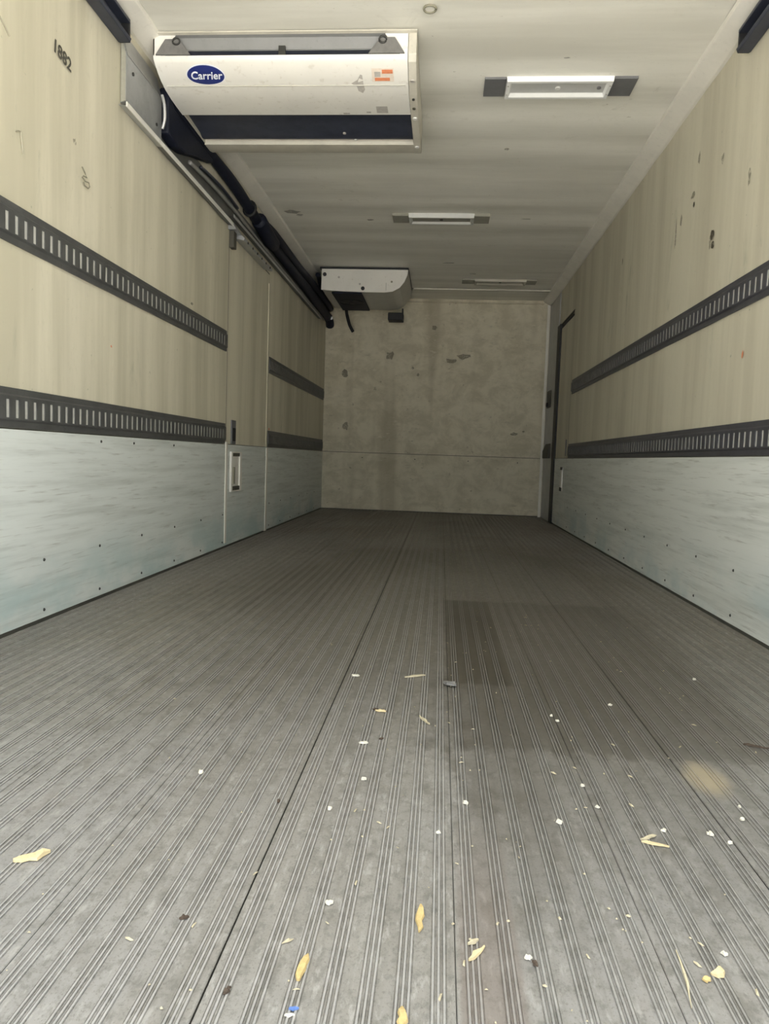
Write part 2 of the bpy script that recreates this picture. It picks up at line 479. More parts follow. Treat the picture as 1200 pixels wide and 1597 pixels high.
# ---- undulating liner panel (real bows between the hidden posts)
def liner(axis, plane, u0, u1, v0, v1, amp, seed, step=0.05):
    """panel facing into the box. axis 0: wall at x=plane, u=y, v=z.  axis 2: ceiling, u=y, v=x"""
    rnd = random.Random(seed)
    ph = [rnd.uniform(0, 6.28) for _ in range(4)]
    n = max(2, int((u1 - u0) / step))
    bb = B(); vs = []; fs = []
    sgn = 1 if (axis == 0 and plane < 0) else -1
    m = 8
    for i in range(n + 1):
        u = u0 + (u1 - u0) * i / n
        for j in range(m + 1):
            v = v0 + (v1 - v0) * j / m
            w = amp * (math.sin(u*2*math.pi/0.41 + ph[0])*0.5 + math.sin(u*2*math.pi/0.73 + ph[1] + v*1.1)*0.35 + math.sin(u*11 + ph[2] + v*2.1)*0.15)
            w = -abs(amp) + w
            d = plane + sgn * w
            vs.append((d, u, v) if axis == 0 else (v, u, d))
    for i in range(n):
        for j in range(m):
            k = i*(m+1)+j
            fs.append((k, k+1, k+m+2, k+m+1))
    return bb.add(vs, fs)

# ---- walls
KZ = 0.66
wall_left = struct(B().box(XL - 0.09, XL - 0.012, Y0, D + 0.1, -0.05, ZC + 0.05).build('wall_left', m_base), 'left side wall of cream liner over pale scuffed kick plates')
wall_right = struct(B().box(XR + 0.012, XR + 0.09, Y0, D + 0.1, -0.05, ZC + 0.05).build('wall_right', m_base), 'right side wall of cream liner over pale scuffed kick plates')
wall_back = struct(B().box(XL - 0.05, XR + 0.05, D + 0.012, D + 0.09, -0.05, ZC + 0.05).build('wall_back', m_base), 'stained cream front bulkhead at the far end')

def lp(axis, plane, u0, u1, v0, v1, amp, seed, mat, parent, name='wall_panel'):
    o = liner(axis, plane, u0, u1, v0, v1, amp, seed).build(name, mat, parent, smooth=True)
    return o
DL0, DL1, DLZ = 4.505, 5.57, 1.97        # left side door
DR0, DR1, DRZ = 6.74, 7.42, 1.97         # right side door
lp(0, XL, Y0, DL0 - 0.004, KZ, ZC, 0.0025, 1, m_wall_l, wall_left)
lp(0, XL, DL0 - 0.004, DL1 + 0.004, DLZ + 0.004, ZC, 0.001, 2, m_wall_l, wall_left)
lp(0, XL, DL1 + 0.004, D, KZ, ZC, 0.0025, 3, m_wall_l, wall_left)
lp(0, XR, Y0, DR0 - 0.004, KZ, ZC, 0.0025, 5, m_wall_r, wall_right)
lp(0, XR, DR0 - 0.004, 7.56, DRZ + 0.02, ZC, 0.001, 6, m_wall_r, wall_right)
def kick(x0, x1, y0, y1, parent, mat, z1=KZ - 0.004, name='kick_plate'):
    return B().box(x0, x1, y0, y1, 0.012, z1).build(name, mat, parent, bevel=0.0015)
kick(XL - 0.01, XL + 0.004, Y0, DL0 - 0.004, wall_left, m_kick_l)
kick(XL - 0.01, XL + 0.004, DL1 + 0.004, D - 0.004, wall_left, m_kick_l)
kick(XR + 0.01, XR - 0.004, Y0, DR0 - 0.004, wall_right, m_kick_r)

# front bulkhead panels
bbk = B(); vs = []; fs = []
NX = 60
for i in range(NX + 1):
    x = XL + (XR + 0.0 - XL) * i / NX
    for z in (KZ, 1.2, 1.8, ZC):
        vs.append((x, D + 0.002 + 0.002*math.sin(x*9.0 + 1 + z*0.5) + 0.001*math.sin(x*23), z))
for i in range(NX):
    for j in range(3):
        k = i*4+j
        fs.append((k, k+1, k+5, k+4))
bbk.add(vs, fs).build('wall_panel', m_wall_b, wall_back, smooth=True)
B().box(XL, XR, D - 0.004, D + 0.01, 0.012, KZ - 0.006).build('kick_plate', m_wall_b, wall_back, bevel=0.0015)

# ---- ceiling
ceiling = struct(B().box(XL - 0.05, XR + 0.05, Y0, D + 0.1, ZC + 0.024, ZC + 0.10).build('ceiling', m_base), 'cream ceiling liner with faint crosswise bows')
lp(2, ZC, Y0, 7.735, XL, XR, 0.0065, 9, m_ceil, ceiling, 'ceiling_panel')
lp(2, ZC, 7.745, D, XL, XR, 0.001, 10, m_ceil, ceiling, 'ceiling_panel')
B().prism(0, [(7.725, ZC - 0.005), (7.755, ZC - 0.005), (7.755, ZC + 0.004), (7.725, ZC + 0.004)], -0.36, XR).build('seam_strip', m_trim, ceiling, bevel=0.001)

# ---- mouldings
t1 = struct(B().prism(1, [(XL - 0.006, ZC + 0.006), (XL - 0.006, ZC - 0.045), (XL + 0.012, ZC - 0.045), (XL + 0.085, ZC - 0.012), (XL + 0.09, ZC + 0.006)], Y0, D).build('trim_1', m_trim, bevel=0.002), 'pale moulding along the left edge of the ceiling')
t2 = struct(B().prism(1, [(XR + 0.006, ZC + 0.006), (XR + 0.006, ZC - 0.045), (XR - 0.012, ZC - 0.045), (XR - 0.085, ZC - 0.012), (XR - 0.09, ZC + 0.006)], Y0, D).build('trim_2', m_trim, bevel=0.002), 'pale moulding along the right edge of the ceiling')
t3 = struct(B().prism(0, [(D + 0.006, ZC + 0.004), (D + 0.006, ZC - 0.035), (D - 0.010, ZC - 0.035), (D - 0.022, ZC - 0.022), (D - 0.022, ZC + 0.004)], XL + 0.08, XR - 0.08).build('trim_3', m_wall_b, bevel=0.002), 'thin moulding across the top of the front bulkhead')
t4 = struct(B().prism(2, [(XR - 0.04, D + 0.006), (XR - 0.04, D - 0.012), (XR - 0.012, D - 0.012), (XR - 0.012, D + 0.006)], 0.0, ZC - 0.04).build('trim_4', m_trim, bevel=0.002), 'pale upright moulding in the far right corner')

# ---- screws in the kick plates
sc_me = None
def screw(loc, d, parent, mat=m_screw, r=0.0065, name='screw'):
    global sc_me
    o = B().cyl(loc, d, r, 0.004, 10, r*0.7).build(name, mat, parent)
    return o
for k in range(15):
    y = 1.98 + 0.411 * k
    for z in (0.215, 0.04):
        if not DL0 - 0.05 < y < DL1 + 0.05 and y < D - 0.1:
            screw((XL + 0.003, y, z), (1, 0, 0), wall_left)
        yr = y + 0.06
        if yr < DR0 - 0.05:
            screw((XR - 0.003, yr, z + 0.005), (-1, 0, 0), wall_right)
for y in (2.81, 3.12, 3.6):
    screw((XL + 0.003, y, 0.632), (1, 0, 0), wall_left)
for x in (-0.9, -0.3, 0.3, 0.85):
    screw((x, D - 0.003, 0.60), (0, -1, 0), wall_back)

# ---- rust, scuff and ink marks on the liners: thin paint blobs
def blob(plane, u, v, ru, rv, seed, mat, parent, name='scuff_mark', axis=0):
    rnd = random.Random(seed); n = 11; vs = []
    for i in range(n):
        t = 2*math.pi*i/n; k = rnd.uniform(0.55, 1.1)
        a, b = u + ru*k*math.cos(t), v + rv*k*math.sin(t)
        vs.append((plane, a, b) if axis == 0 else ((a, plane, b) if axis == 1 else (a, b, plane)))
    c = Vector((0, 0, 0))
    for p in vs: c += Vector(p)
    bb = B().add(vs + [tuple(c/n)], [(i, (i+1) % n, n) for i in range(n)])
    return bb.build(name, mat, parent)
PXR = XR - 0.0012; PXL = XL + 0.0012
for i, (y, z, ry, rz, m_) in enumerate([(3.583, 2.048, .012, .022, m_scuff2), (3.874, 1.787, .010, .06, m_scuff2), (3.80, 1.83, .012, .02, m_scuff3),
        (3.349, 1.625, .016, .018, m_scuff), (3.335, 1.575, .014, .013, m_scuff), (3.37, 1.60, .009, .022, m_scuff2), (2.98, 1.729, .010, .025, m_scuff2),
        (3.64, 1.894, .022, .012, m_scuff2), (3.62, 1.845, .009, .012, m_scuff), (5.0, 1.95, .01, .02, m_scuff2), (3.28, 1.92, .012, .018, m_scuff3), (2.93, 1.05, .006, .012, m_stk_r)]):
    blob(PXR, y, z, ry*1.45, rz*1.45, 30 + i, m_, wall_right)
for i, (y, z, ry, rz, m_) in enumerate([(3.85, 1.39, .025, .008, m_scuff2), (3.1, .75, .012, .008, m_scuff3), (2.6, 1.70, .012, .012, m_scuff3), (2.9, 1.02, .008, .006, m_stk_r),
        (5.64, .80, .02, .012, m_stk_r)]):
    blob(PXL, y, z, ry, rz, 60 + i, m_, wall_left)
for i, (x, z, rx, rz, m_) in enumerate([(-1.129, 1.544, .045, .045, m_scuff2), (-.136, 2.071, .035, .028, m_scuff2), (-.36, 1.62, .02, .015, m_scuff2), (.2, 1.76, .09, .04, m_scuff3),
        (.06, 1.71, .07, .03, m_scuff3), (.80, .92, .05, .02, m_scuff2), (-.30, 1.55, .02, .02, m_scuff3), (.9, .95, .02, .012, m_scuff2), (-1.1, .95, .04, .05, m_scuff3), (-.62, 1.75, .06, .05, m_scuff3)]):
    blob(D - 0.0015, x, z, rx, rz, 80 + i, m_, wall_back, axis=1)
for i, (x, y, rx, ry, m_) in enumerate([(-1.165, 5.383, .07, .05, m_scuff3), (-1.12, 5.45, .03, .03, m_scuff2), (-.006, 6.715, .06, .02, m_scuff2), (.229, 7.087, .04, .02, m_scuff2), (-.68, 3.966, .02, .008, m_scuff2),
        (.479, 3.362, .014, .007, m_scuff2), (.30, 4.3, .015, .02, m_scuff3), (.55, 5.5, .05, .01, m_scuff3), (-.6, 5.55, .03, .02, m_scuff3)]):
    blob(ZC - 0.0008, x, y, rx, ry, 110 + i, m_, ceiling, axis=2)

# handwriting on the left liner
place_text(text_mesh('1882', 0.062, 0.1, 0.0012), 'marker_writing', m_mark, wall_left, (PXL + 0.0006, 2.513, 1.950), (0, 1, -0.12), (0, 0, 1))
def scrawl(path, r, mat, parent, name):
    return B().tube([(PXL + 0.0006, y, z) for y, z in path], r, 5).build(name, mat, parent)
scrawl([(2.262, 1.59), (2.268, 1.56), (2.275, 1.525)], .0022, m_mark3, wall_left, 'marker_scrawl')
scrawl([(2.235, 1.578), (2.25, 1.585), (2.263, 1.588)], .0022, m_mark3, wall_left, 'marker_scrawl')
scrawl([(2.15, 1.875), (2.18, 1.86), (2.205, 1.843)], .003, m_mark3, wall_left, 'marker_scrawl')
scrawl([(y, z) for y, z in [(2.655, 1.633), (2.675, 1.62), (2.69, 1.607), (2.665, 1.605), (2.655, 1.597), (2.68, 1.590), (2.705, 1.595), (2.712, 1.583), (2.70, 1.572), (2.672, 1.574), (2.665, 1.583)]], .0024, m_mark2, wall_left, 'marker_scrawl')

# ================================================================== side doors
door_1 = struct(empty('door_1'), 'flush side door in the left wall with a recessed pull')
lp(0, XL, DL0 + 0.004, DL1 - 0.004, KZ, DLZ - 0.004, 0.0015, 21, m_wall_l, door_1, 'door_panel')
kick(XL - 0.01, XL + 0.004, DL0 + 0.004, DL1 - 0.004, door_1, m_kick_l)
B().box(XL - 0.009, XL + 0.009, DL0 - 0.022, DL0 + 0.016, 0.03, KZ + 0.012).build('edge_strip', m_trim, door_1, bevel=0.003)
B().box(XL - 0.009, XL + 0.009, DL1 - 0.028, DL1 + 0.022, 0.005, KZ - 0.01).build('edge_strip', m_trim, door_1, bevel=0.003)
B().box(XL - 0.009, XL + 0.0025, DL1 - 0.024, DL1 + 0.018, KZ, 1.90).build('edge_strip', m_wall_l, door_1, bevel=0.003)
# recessed pull: frame, dished back, dark grip and dark ends
pull = B()
y0, y1, z0, z1 = 4.585, 4.83, 0.352, 0.612
pull.box(XL + 0.002, XL + 0.016, y0, y0 + 0.03, z0, z1).box(XL + 0.002, XL + 0.016, y1 - 0.045, y1, z0, z1)
pull.box(XL + 0.002, XL + 0.016, y0 + 0.03, y1 - 0.045, z1 - 0.008, z1).box(XL + 0.002, XL + 0.016, y0 + 0.03, y1 - 0.045, z0, z0 + 0.008)
pull = pull.build('pull_frame', m_white, door_1, bevel=0.002)
B().box(XL + 0.0045, XL + 0.007, y0 + 0.03, y1 - 0.045, z0 + 0.008, z1 - 0.008).build('pull_dish', m_white, pull)
B().prism(2, [(XL + 0.006, y0 + 0.032), (XL + 0.022, y0 + 0.045), (XL + 0.022, y0 + 0.065), (XL + 0.006, y0 + 0.085)], z0 + 0.05, z1 - 0.10).build('pull_grip', m_mark2, pull, bevel=0.003)
B().box(XL + 0.006, XL + 0.014, y0 + 0.03, y1 - 0.045, z1 - 0.03, z1 - 0.008).build('pull_end', m_mark, pull)
B().box(XL + 0.006, XL + 0.014, y0 + 0.03, y1 - 0.045, z0 + 0.008, z0 + 0.035).build('pull_end', m_mark, pull)
lt = B().box(XL - 0.002, XL + 0.008, 4.605, 4.70, KZ + 0.002, 0.815).build('latch_plate', m_grey, door_1, bevel=0.002)
B().box(XL + 0.008, XL + 0.013, 4.625, 4.68, KZ + 0.02, 0.765).build('latch_slot', m_black, lt, bevel=0.002)
# header gasket box above the door and the upright bracket at its rear end
hd = B().prism(1, [(XL, 2.0), (XL, 1.955), (XL + 0.065, 1.94), (XL + 0.07, 1.955), (XL + 0.02, 2.0)], 4.60, 5.36).build('door_header', m_gal, door_1, bevel=0.002)
for k in range(6):
    B().cyl((XL + 0.068, 4.68 + k*0.12, 1.947), (1, 0, 0), 0.008, 0.005, 8).build('screw', m_mark, hd)
B().box(XL, XL + 0.03, 4.50, 4.56, 1.87, 1.97).build('header_bracket', m_mark, door_1, bevel=0.003)
B().prism(1, [(XL, 2.03), (XL, 1.97), (XL + 0.05, 1.97), (XL + 0.045, 1.985), (XL + 0.015, 2.03)], 4.47, 4.60).build('bracket_cap', m_gal, door_1, bevel=0.002)

door_2 = struct(empty('door_2'), 'narrow side door at the far end of the right wall')
lp(0, XR, DR0 + 0.004, DR1, KZ, DRZ - 0.03, 0.0015, 22, m_wall_r, door_2, 'door_panel')
kick(XR + 0.01, XR - 0.004, DR0 + 0.004, DR1, door_2, m_kick_r)
B().box(XR + 0.012, XR - 0.004, DR0 + 0.02, DR1 + 0.02, DRZ - 0.022, DRZ - 0.012).build('top_gasket', m_black, door_2)
B().box(XR + 0.012, XR - 0.004, DR0 - 0.02, DR1 + 0.06, DRZ + 0.014, DRZ + 0.020).build('top_gasket', m_mark, door_2)
B().box(XR - 0.018, XR + 0.012, DR1 + 0.002, DR1 + 0.16, 0.0, DRZ + 0.02).build('side_gasket', m_black, door_2, bevel=0.006)
jm = B().box(XR - 0.006, XR + 0.012, DR1 + 0.16, D - 0.005, 0.0, ZC - 0.05).build('door_jamb', m_gal, door_2, bevel=0.003)
B().box(XR - 0.026, XR - 0.004, 7.86, 8.05, 1.20, 1.38).build('keeper', m_mark, jm, bevel=0.006)
B().cyl((XR - 0.024, 7.95, 1.23), (-1, 0, 0), 0.022, 0.02, 12).build('keeper_bolt', m_black, jm)
B().prism(1, [(XR - 0.004, 0.66), (XR - 0.035, 0.66), (XR - 0.035, 0.74), (XR - 0.004, 0.82)], 7.75, 8.12).build('keeper', m_mark, jm, bevel=0.004)
hh = B().box(XR - 0.016, XR - 0.002, 6.90, 6.98, 0.35, 0.575).build('pull_frame', m_white, door_2, bevel=0.004)
B().box(XR - 0.022, XR - 0.006, 6.90, 6.97, 0.35, 0.385).build('pull_end', m_mark, hh, bevel=0.003)
B().box(XR - 0.020, XR - 0.006, 6.90, 6.97, 0.548, 0.575).build('pull_end', m_mark, hh, bevel=0.003)
B().box(XR - 0.006, XR, 6.80, 6.83, 0.68, 0.83).build('latch_slot', m_grey, door_2, bevel=0.002)

# ================================================================== slotted cargo rails
RZ_U = (1.2306, 1.3553); RZ_L = (0.6604, 0.7861)
def cargo_rail(side, y0, y1, zz, first, mat, label, slotmat=m_slot, flat_from=None):
    s = 1 if side < 0 else -1
    X = XL if side < 0 else XR
    z0, z1 = zz
    root = empty('cargo_rail')
    tag(root, label, 'cargo rail', 'slotted cargo rails on the side walls')
    fx = X + s*0.0045          # flange face
    wx = X + s*0.0105          # web face
    a, b = z0 + 0.020, z0 + 0.026
    c, d = z1 - 0.026, z1 - 0.020
    bb = B()
    # flanges with folded lips
    for (p, q, r_, t_) in ((z0, a, a, b), (z1, d, d, c)):
        bb.add([(X - s*0.002, y0, p), (X - s*0.002, y1, p), (fx, y0, p), (fx, y1, p), (fx, y0, q), (fx, y1, q), (wx, y0, t_), (wx, y1, t_)],
               [(0, 1, 3, 2), (2, 3, 5, 4), (4, 5, 7, 6)])
    # end returns
    for y in (y0, y1):
        bb.add([(X - s*0.002, y, z0), (fx, y, z0), (fx, y, a), (wx, y, b), (wx, y, c), (fx, y, d), (fx, y, z1), (X - s*0.002, y, z1)], [tuple(range(8))])
    zc = (z0 + z1)/2 - 0.003; sh = 0.0285; hw = 0.0092
    ys = []
    y = first
    while y < y1 - 0.03:
        if y > y0 + 0.03: ys.append(y)
        y += 0.0508
    # web: strips above and below the slots, bridges between them
    bb.add([(wx, y0, b), (wx, y1, b), (wx, y1, zc - sh), (wx, y0, zc - sh)], [(0, 1, 2, 3)])
    bb.add([(wx, y0, zc + sh), (wx, y1, zc + sh), (wx, y1, c), (wx, y0, c)], [(0, 1, 2, 3)])
    edge = [y0] + [e for v in ys for e in (v - hw, v + hw)] + [y1]
    for k in range(0, len(edge), 2):
        bb.add([(wx, edge[k], zc - sh), (wx, edge[k+1], zc - sh), (wx, edge[k+1], zc + sh), (wx, edge[k], zc + sh)], [(0, 1, 2, 3)])
    ix = X + s*0.0075
    for v in ys:
        l, r_ = v - hw, v + hw
        bb.add([(wx, l, zc - sh), (wx, r_, zc - sh), (wx, r_, zc + sh), (wx, l, zc + sh), (ix, l, zc - sh), (ix, r_, zc - sh), (ix, r_, zc + sh), (ix, l, zc + sh)],
               [(0, 1, 5, 4), (1, 2, 6, 5), (2, 3, 7, 6), (3, 0, 4, 7)])
    bb.build('rail_channel', mat, root)
    lo, hi = min(X + s*0.003, ix), max(X + s*0.003, ix)
    B().box(lo, hi, y0 + 0.02, y1 - 0.02, zc - sh - 0.004, zc + sh + 0.004).build('slot_backing', slotmat, root)
    return root
cargo_rail(-1, 0.75, 4.475, RZ_U, 2.1756 - 0.0508*27, m_rail, 'long slotted grey rail high on the left wall, nearest stretch before the side door')
cargo_rail(-1, 0.75, 4.475, RZ_L, 2.1756 - 0.0508*27, m_rail, 'long slotted grey rail low on the left wall, just above the kick plate')
cargo_rail(-1, 5.60, 8.19, RZ_U, 5.66, m_rail, 'short slotted rail high on the left wall beyond the side door', m_slot_d)
cargo_rail(-1, 5.60, 8.19, RZ_L, 5.66, m_rail, 'short slotted rail low on the left wall beyond the side door', m_slot_d)
cargo_rail(1, 0.75, 6.66, RZ_U, 0.80, m_rail_r, 'long slotted dark rail high on the right wall')
cargo_rail(1, 0.75, 6.675, RZ_L, 0.80, m_rail_r, 'long slotted dark rail low on the right wall, just above the kick plate')

# ================================================================== roll door tracks
def door_track(side, y1, label):
    s = 1 if side < 0 else -1
    X = XL if side < 0 else XR
    root = empty('door_track'); tag(root, label, 'door track', 'roll door tracks under the ceiling')
    B().prism(1, [(X, 2.232), (X + s*0.05, 2.232), (X + s*0.055, 2.245), (X + s*0.05, 2.25), (X + s*0.012, 2.25), (X + s*0.012, 2.305), (X + s*0.05, 2.305), (X + s*0.05, 2.318), (X, 2.318)], Y0 + 0.05, y1).build('track_channel', m_navy2, root, bevel=0.002)
    B().box(X, X + s*0.045, y1, y1 + 0.012, 2.236, 2.314).build('end_stop', m_black, root, bevel=0.002)
    for k in range(4):
        B().cyl((X + s*0.012, 1.2 + k*0.5, 2.278), (s, 0, 0), 0.01, 0.006, 10).build('track_bolt', m_screw, root)
    return root
door_track(-1, 2.95, 'dark blue roll door track ending high on the left wall beside the sheet metal cover')
door_track(1, 3.06, 'dark blue roll door track ending high on the right wall')

# ================================================================== pipe run along the left wall
pc = empty('pipe_cover'); tag(pc, 'grey folded sheet metal pipe cover high on the left wall before the near evaporator', 'pipe cover')
B().sheet(1, [(XL + 0.002, 2.008), (XL + 0.026, 2.012), (XL + 0.026, 2.20), (XL + 0.004, 2.288)], 0.002, 2.965, 3.34).build('cover_sheet', m_gal, pc)
B().prism(1, [(XL + 0.002, 2.012), (XL + 0.023, 2.016), (XL + 0.023, 2.198), (XL + 0.004, 2.28)], 2.968, 2.974).build('end_plate', m_grey_d, pc)
B().sheet(1, [(XL + 0.0285, 2.198), (XL + 0.018, 2.24), (XL + 0.006, 2.290)], 0.0015, 2.975, 3.30).build('bevel_flap', m_alu, pc)
for y, z in ((3.03, 2.15), (3.28, 2.06)):
    B().cyl((XL + 0.026, y, z), (1, 0, 0), 0.007, 0.004, 10).build('screw', m_screw, pc)
tray = empty('pipe_tray'); tag(tray, 'long pale metal tray with a turned lip carrying the pipes along the left wall', 'pipe tray')
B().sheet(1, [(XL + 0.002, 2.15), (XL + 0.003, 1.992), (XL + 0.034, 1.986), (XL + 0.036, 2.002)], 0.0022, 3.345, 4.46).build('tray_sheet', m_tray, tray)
B().box(XL + 0.033, XL + 0.0385, 3.345, 4.46, 1.984, 2.004).build('tray_lip', m_white, tray, bevel=0.001)
B().sheet(1, [(XL + 0.003, 1.992), (XL + 0.034, 1.986)], 0.0022, 2.95, 3.343).build('cover_foot', m_gal, pc)
B().box(XL + 0.033, XL + 0.0385, 2.95, 3.343, 1.984, 2.004).build('cover_lip', m_white, pc, bevel=0.001)
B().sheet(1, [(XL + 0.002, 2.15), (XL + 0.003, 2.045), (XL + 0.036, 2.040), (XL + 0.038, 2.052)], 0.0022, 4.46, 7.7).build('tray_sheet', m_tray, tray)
B().box(XL + 0.035, XL + 0.040, 4.46, 7.7, 2.038, 2.055).build('tray_lip', m_alu, tray, bevel=0.001)

hose = empty('insulated_hose')
tag(hose, 'navy insulated hose bundle along the top of the left wall to the far corner', 'hose')
hp = smoothpath([(-1.3295, 3.44, 2.232), (-1.3295, 3.6, 2.232), (-1.3295, 3.95, 2.232), (-1.322, 4.45, 2.226), (-1.318, 4.9, 2.195), (-1.314, 5.5, 2.155), (-1.308, 6.3, 2.145), (-1.304, 7.0, 2.14), (-1.30, 7.7, 2.125), (-1.30, 8.0, 2.115)])
B().tube(hp, 0.034, 12, [0.027 if p.y < 3.95 else min(0.035, 0.027 + (p.y - 3.95)*0.02) + 0.011*max(0, min(1, (p.y - 6.0)/1.2)) for p in hp]).build('hose_body', m_navy, hose, smooth=True)
B().tube([(-1.318 + 0.040*math.cos(t), 4.80, 2.203 + 0.046*math.sin(t)) for t in [i*math.pi/8 for i in range(17)]], 0.010, 6).build('hose_clamp', m_black, hose, smooth=True)
B().tube(smoothpath([(-1.300, 4.98, 2.185), (-1.296, 5.10, 2.165), (-1.296, 5.28, 2.145), (-1.302, 5.40, 2.15)]), 0.052, 12).build('hose_wrap', m_navy, hose, smooth=True)
B().tube(smoothpath([(-1.298, 7.98, 2.12), (-1.290, 8.06, 2.085), (-1.295, 8.12, 2.05)]), 0.046, 12).build('fitting', m_navy, hose, smooth=True)
B().cyl((-1.262, 7.975, 2.105), (0.3, -1, -0.2), 0.018, 0.02, 6).build('nut', m_gal, hose)
B().tube(smoothpath([(-1.304, 5.12, 2.20), (-1.298, 5.3, 2.212), (-1.298, 5.6, 2.218), (-1.296, 6.3, 2.218), (-1.284, 6.85, 2.222), (-1.270, 7.4, 2.216), (-1.268, 7.95, 2.20)]), 0.036, 12).build('hose_body', m_navy, hose, smooth=True)
B().tube(smoothpath([(-1.222, 6.86, 2.29), (-1.238, 7.0, 2.31), (-1.255, 7.2, 2.29), (-1.262, 7.4, 2.25)]), 0.022, 10).build('feed_hose', m_navy, hose, smooth=True)
def tube_thing(pts, r, mat, label, name='refrigerant_pipe'):
    o = B().tube(smoothpath(pts), r, 8).build(name, mat, smooth=True)
    return tag(o, label, 'pipe', 'thin pipes in the tray on the left wall')
tube_thing([(-1.330, 3.70, 2.062), (-1.330, 4.0, 2.082), (-1.332, 4.5, 2.094), (-1.332, 5.2, 2.082), (-1.33, 6.2, 2.076), (-1.33, 7.9, 2.072)], 0.011, m_pipe, 'pale thin pipe lying in the tray just under the thick navy hose')
tube_thing([(-1.342, 3.40, 2.018), (-1.342, 3.9, 2.018), (-1.342, 4.42, 2.018)], 0.008, m_grey, 'thin dark grey pipe lying lowest in the tray, against the left wall')
tube_thing([(-1.340, 3.90, 2.115), (-1.342, 4.0, 2.128), (-1.345, 4.3, 2.150), (-1.345, 4.62, 2.145)], 0.009, m_navy2, 'thin dark blue pipe between the navy hose and the pale pipe')
# branch that drops from the near evaporator into the tray
B().prism(0, [(3.355, 2.055), (3.47, 2.040), (3.58, 2.055), (3.75, 2.108), (4.02, 2.182), (4.0, 2.198), (3.43, 2.198), (3.355, 2.26)], -1.356, -1.305).build('insulation_block', m_navy, hose, bevel=0.012)
B().tube(smoothpath([(-1.312, 3.285, 2.19), (-1.302, 3.29, 2.15), (-1.304, 3.30, 2.09), (-1.318, 3.31, 2.055)]), 0.007, 8).build('elbow', m_alu, hose, smooth=True)

# ================================================================== near evaporator (ceiling unit)
ev = empty('evaporator'); tag(ev, 'wide white ceiling evaporator with a blue oval badge and dark intake band', 'evaporator')
EX0, EX1 = -1.298, -0.17
cover_line = [(3.150, 2.286), (3.152, 2.276), (3.165, 2.264), (3.20, 2.243), (3.24, 2.226), (3.29, 2.214), (3.36, 2.207), (3.43, 2.205), (3.508, 2.205), (3.512, 2.212)]
cp = B().sheet(0, cover_line, 0.004, EX0, EX1 - 0.037).build('cover_panel', m_white, ev, smooth='auto')
# outlet: dark louvre bar over the lip, grey deflector above it
B().box(EX0 + 0.05, EX1 - 0.05, 3.160, 3.170, 2.290, 2.310).build('outlet_louvre', m_navy, ev, bevel=0.003)
B().box(EX0 + 0.01, EX1 - 0.045, 3.163, 3.20, 2.281, 2.291).build('outlet_sill', m_black, ev)
B().box(EX0 + 0.01, EX1 - 0.045, 3.26, 3.264, 2.29, 2.375).build('outlet_back', m_black, ev)
B().sheet(0, [(3.164, 2.309), (3.180, 2.322), (3.166, 2.366), (3.150, 2.372)], 0.003, EX0 + 0.01, EX1 - 0.04).build('outlet_deflector', m_defl, ev)
B().prism(0, [(3.135, 2.377), (3.150, 2.377), (3.150, 2.369), (3.135, 2.372)], EX0, EX1).build('top_flange', m_flange, ev)
for s, xc in ((1, EX0), (-1, EX1 - 0.037)):
    B().prism(1, [(xc, 2.285), (xc, 2.372), (xc + s*0.10, 2.372), (xc + s*0.03, 2.285)], 3.150, 3.153).build('outlet_cheek', m_white, ev)
    brk = B().prism(1, [(xc + s*0.012, 2.286), (xc + s*0.055, 2.350), (xc + s*0.115, 2.350), (xc + s*0.165, 2.286)], 3.140, 3.149).build('fan_bracket', m_brk, ev, bevel=0.002)
    B().tube([(xc + s*(0.105 + 0.015*math.cos(t)), 3.137, 2.338 + 0.013*math.sin(t)) for t in [i*math.pi/6 for i in range(13)]], 0.004, 6).build('ring', m_screw, brk, smooth=True)
B().box(-0.755, -0.725, 3.150, 3.162, 2.288, 2.325).build('louvre_pivot', m_screw, ev, bevel=0.002)
# intake recess and its turned lip
B().sheet(0, [(3.512, 2.250), (3.520, 2.236), (3.74, 2.226), (3.775, 2.214), (3.80, 2.217), (3.832, 2.232)], 0.003, EX0 + 0.006, EX1 - 0.036).build('intake_panel', m_navy2, ev, smooth='auto')
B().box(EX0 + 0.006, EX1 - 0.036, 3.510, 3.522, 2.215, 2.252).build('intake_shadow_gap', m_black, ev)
B().sheet(0, [(3.830, 2.232), (3.834, 2.205), (3.92, 2.207), (3.965, 2.218), (3.978, 2.28), (3.978, 2.374)], 0.004, EX0, EX1).build('front_flange', m_flange, ev, smooth='auto')
prof = [(3.150, 2.374), (3.150, 2.286), (3.166, 2.262), (3.24, 2.224), (3.36, 2.204), (3.508, 2.201), (3.83, 2.201), (3.962, 2.213), (3.978, 2.28), (3.978, 2.374)]
B().prism(0, prof, EX1 - 0.036, EX1).build('side_panel', m_flange, ev, bevel=0.004)
B().prism(0, [(3.150, 2.374), (3.150, 2.29), (3.20, 2.25), (3.30, 2.22), (3.50, 2.212), (3.83, 2.212), (3.965, 2.23), (3.972, 2.374)], EX0, EX0 + 0.005).build('side_panel', m_flange, ev)
for y, z, m_, r_ in ((3.24, 2.222, m_stk_g, .010), (3.36, 2.202, m_screw, .006), (3.44, 2.200, m_mark, .007), (3.535, 2.199, m_bright, .011), (3.85, 2.200, m_bright, .011)):
    B().cyl((EX1 - 0.018, y, z + 0.003), (0, 0, -1), r_, 0.006, 10).build('cover_screw', m_, ev, smooth='auto')
for x, y, m_ in ((-.548, 3.73, m_stk_g), (-.50, 3.80, m_bright)):
    B().cyl((x, y, 2.22), (0, 0, -1), 0.008, 0.006, 8).build('panel_screw', m_, ev)
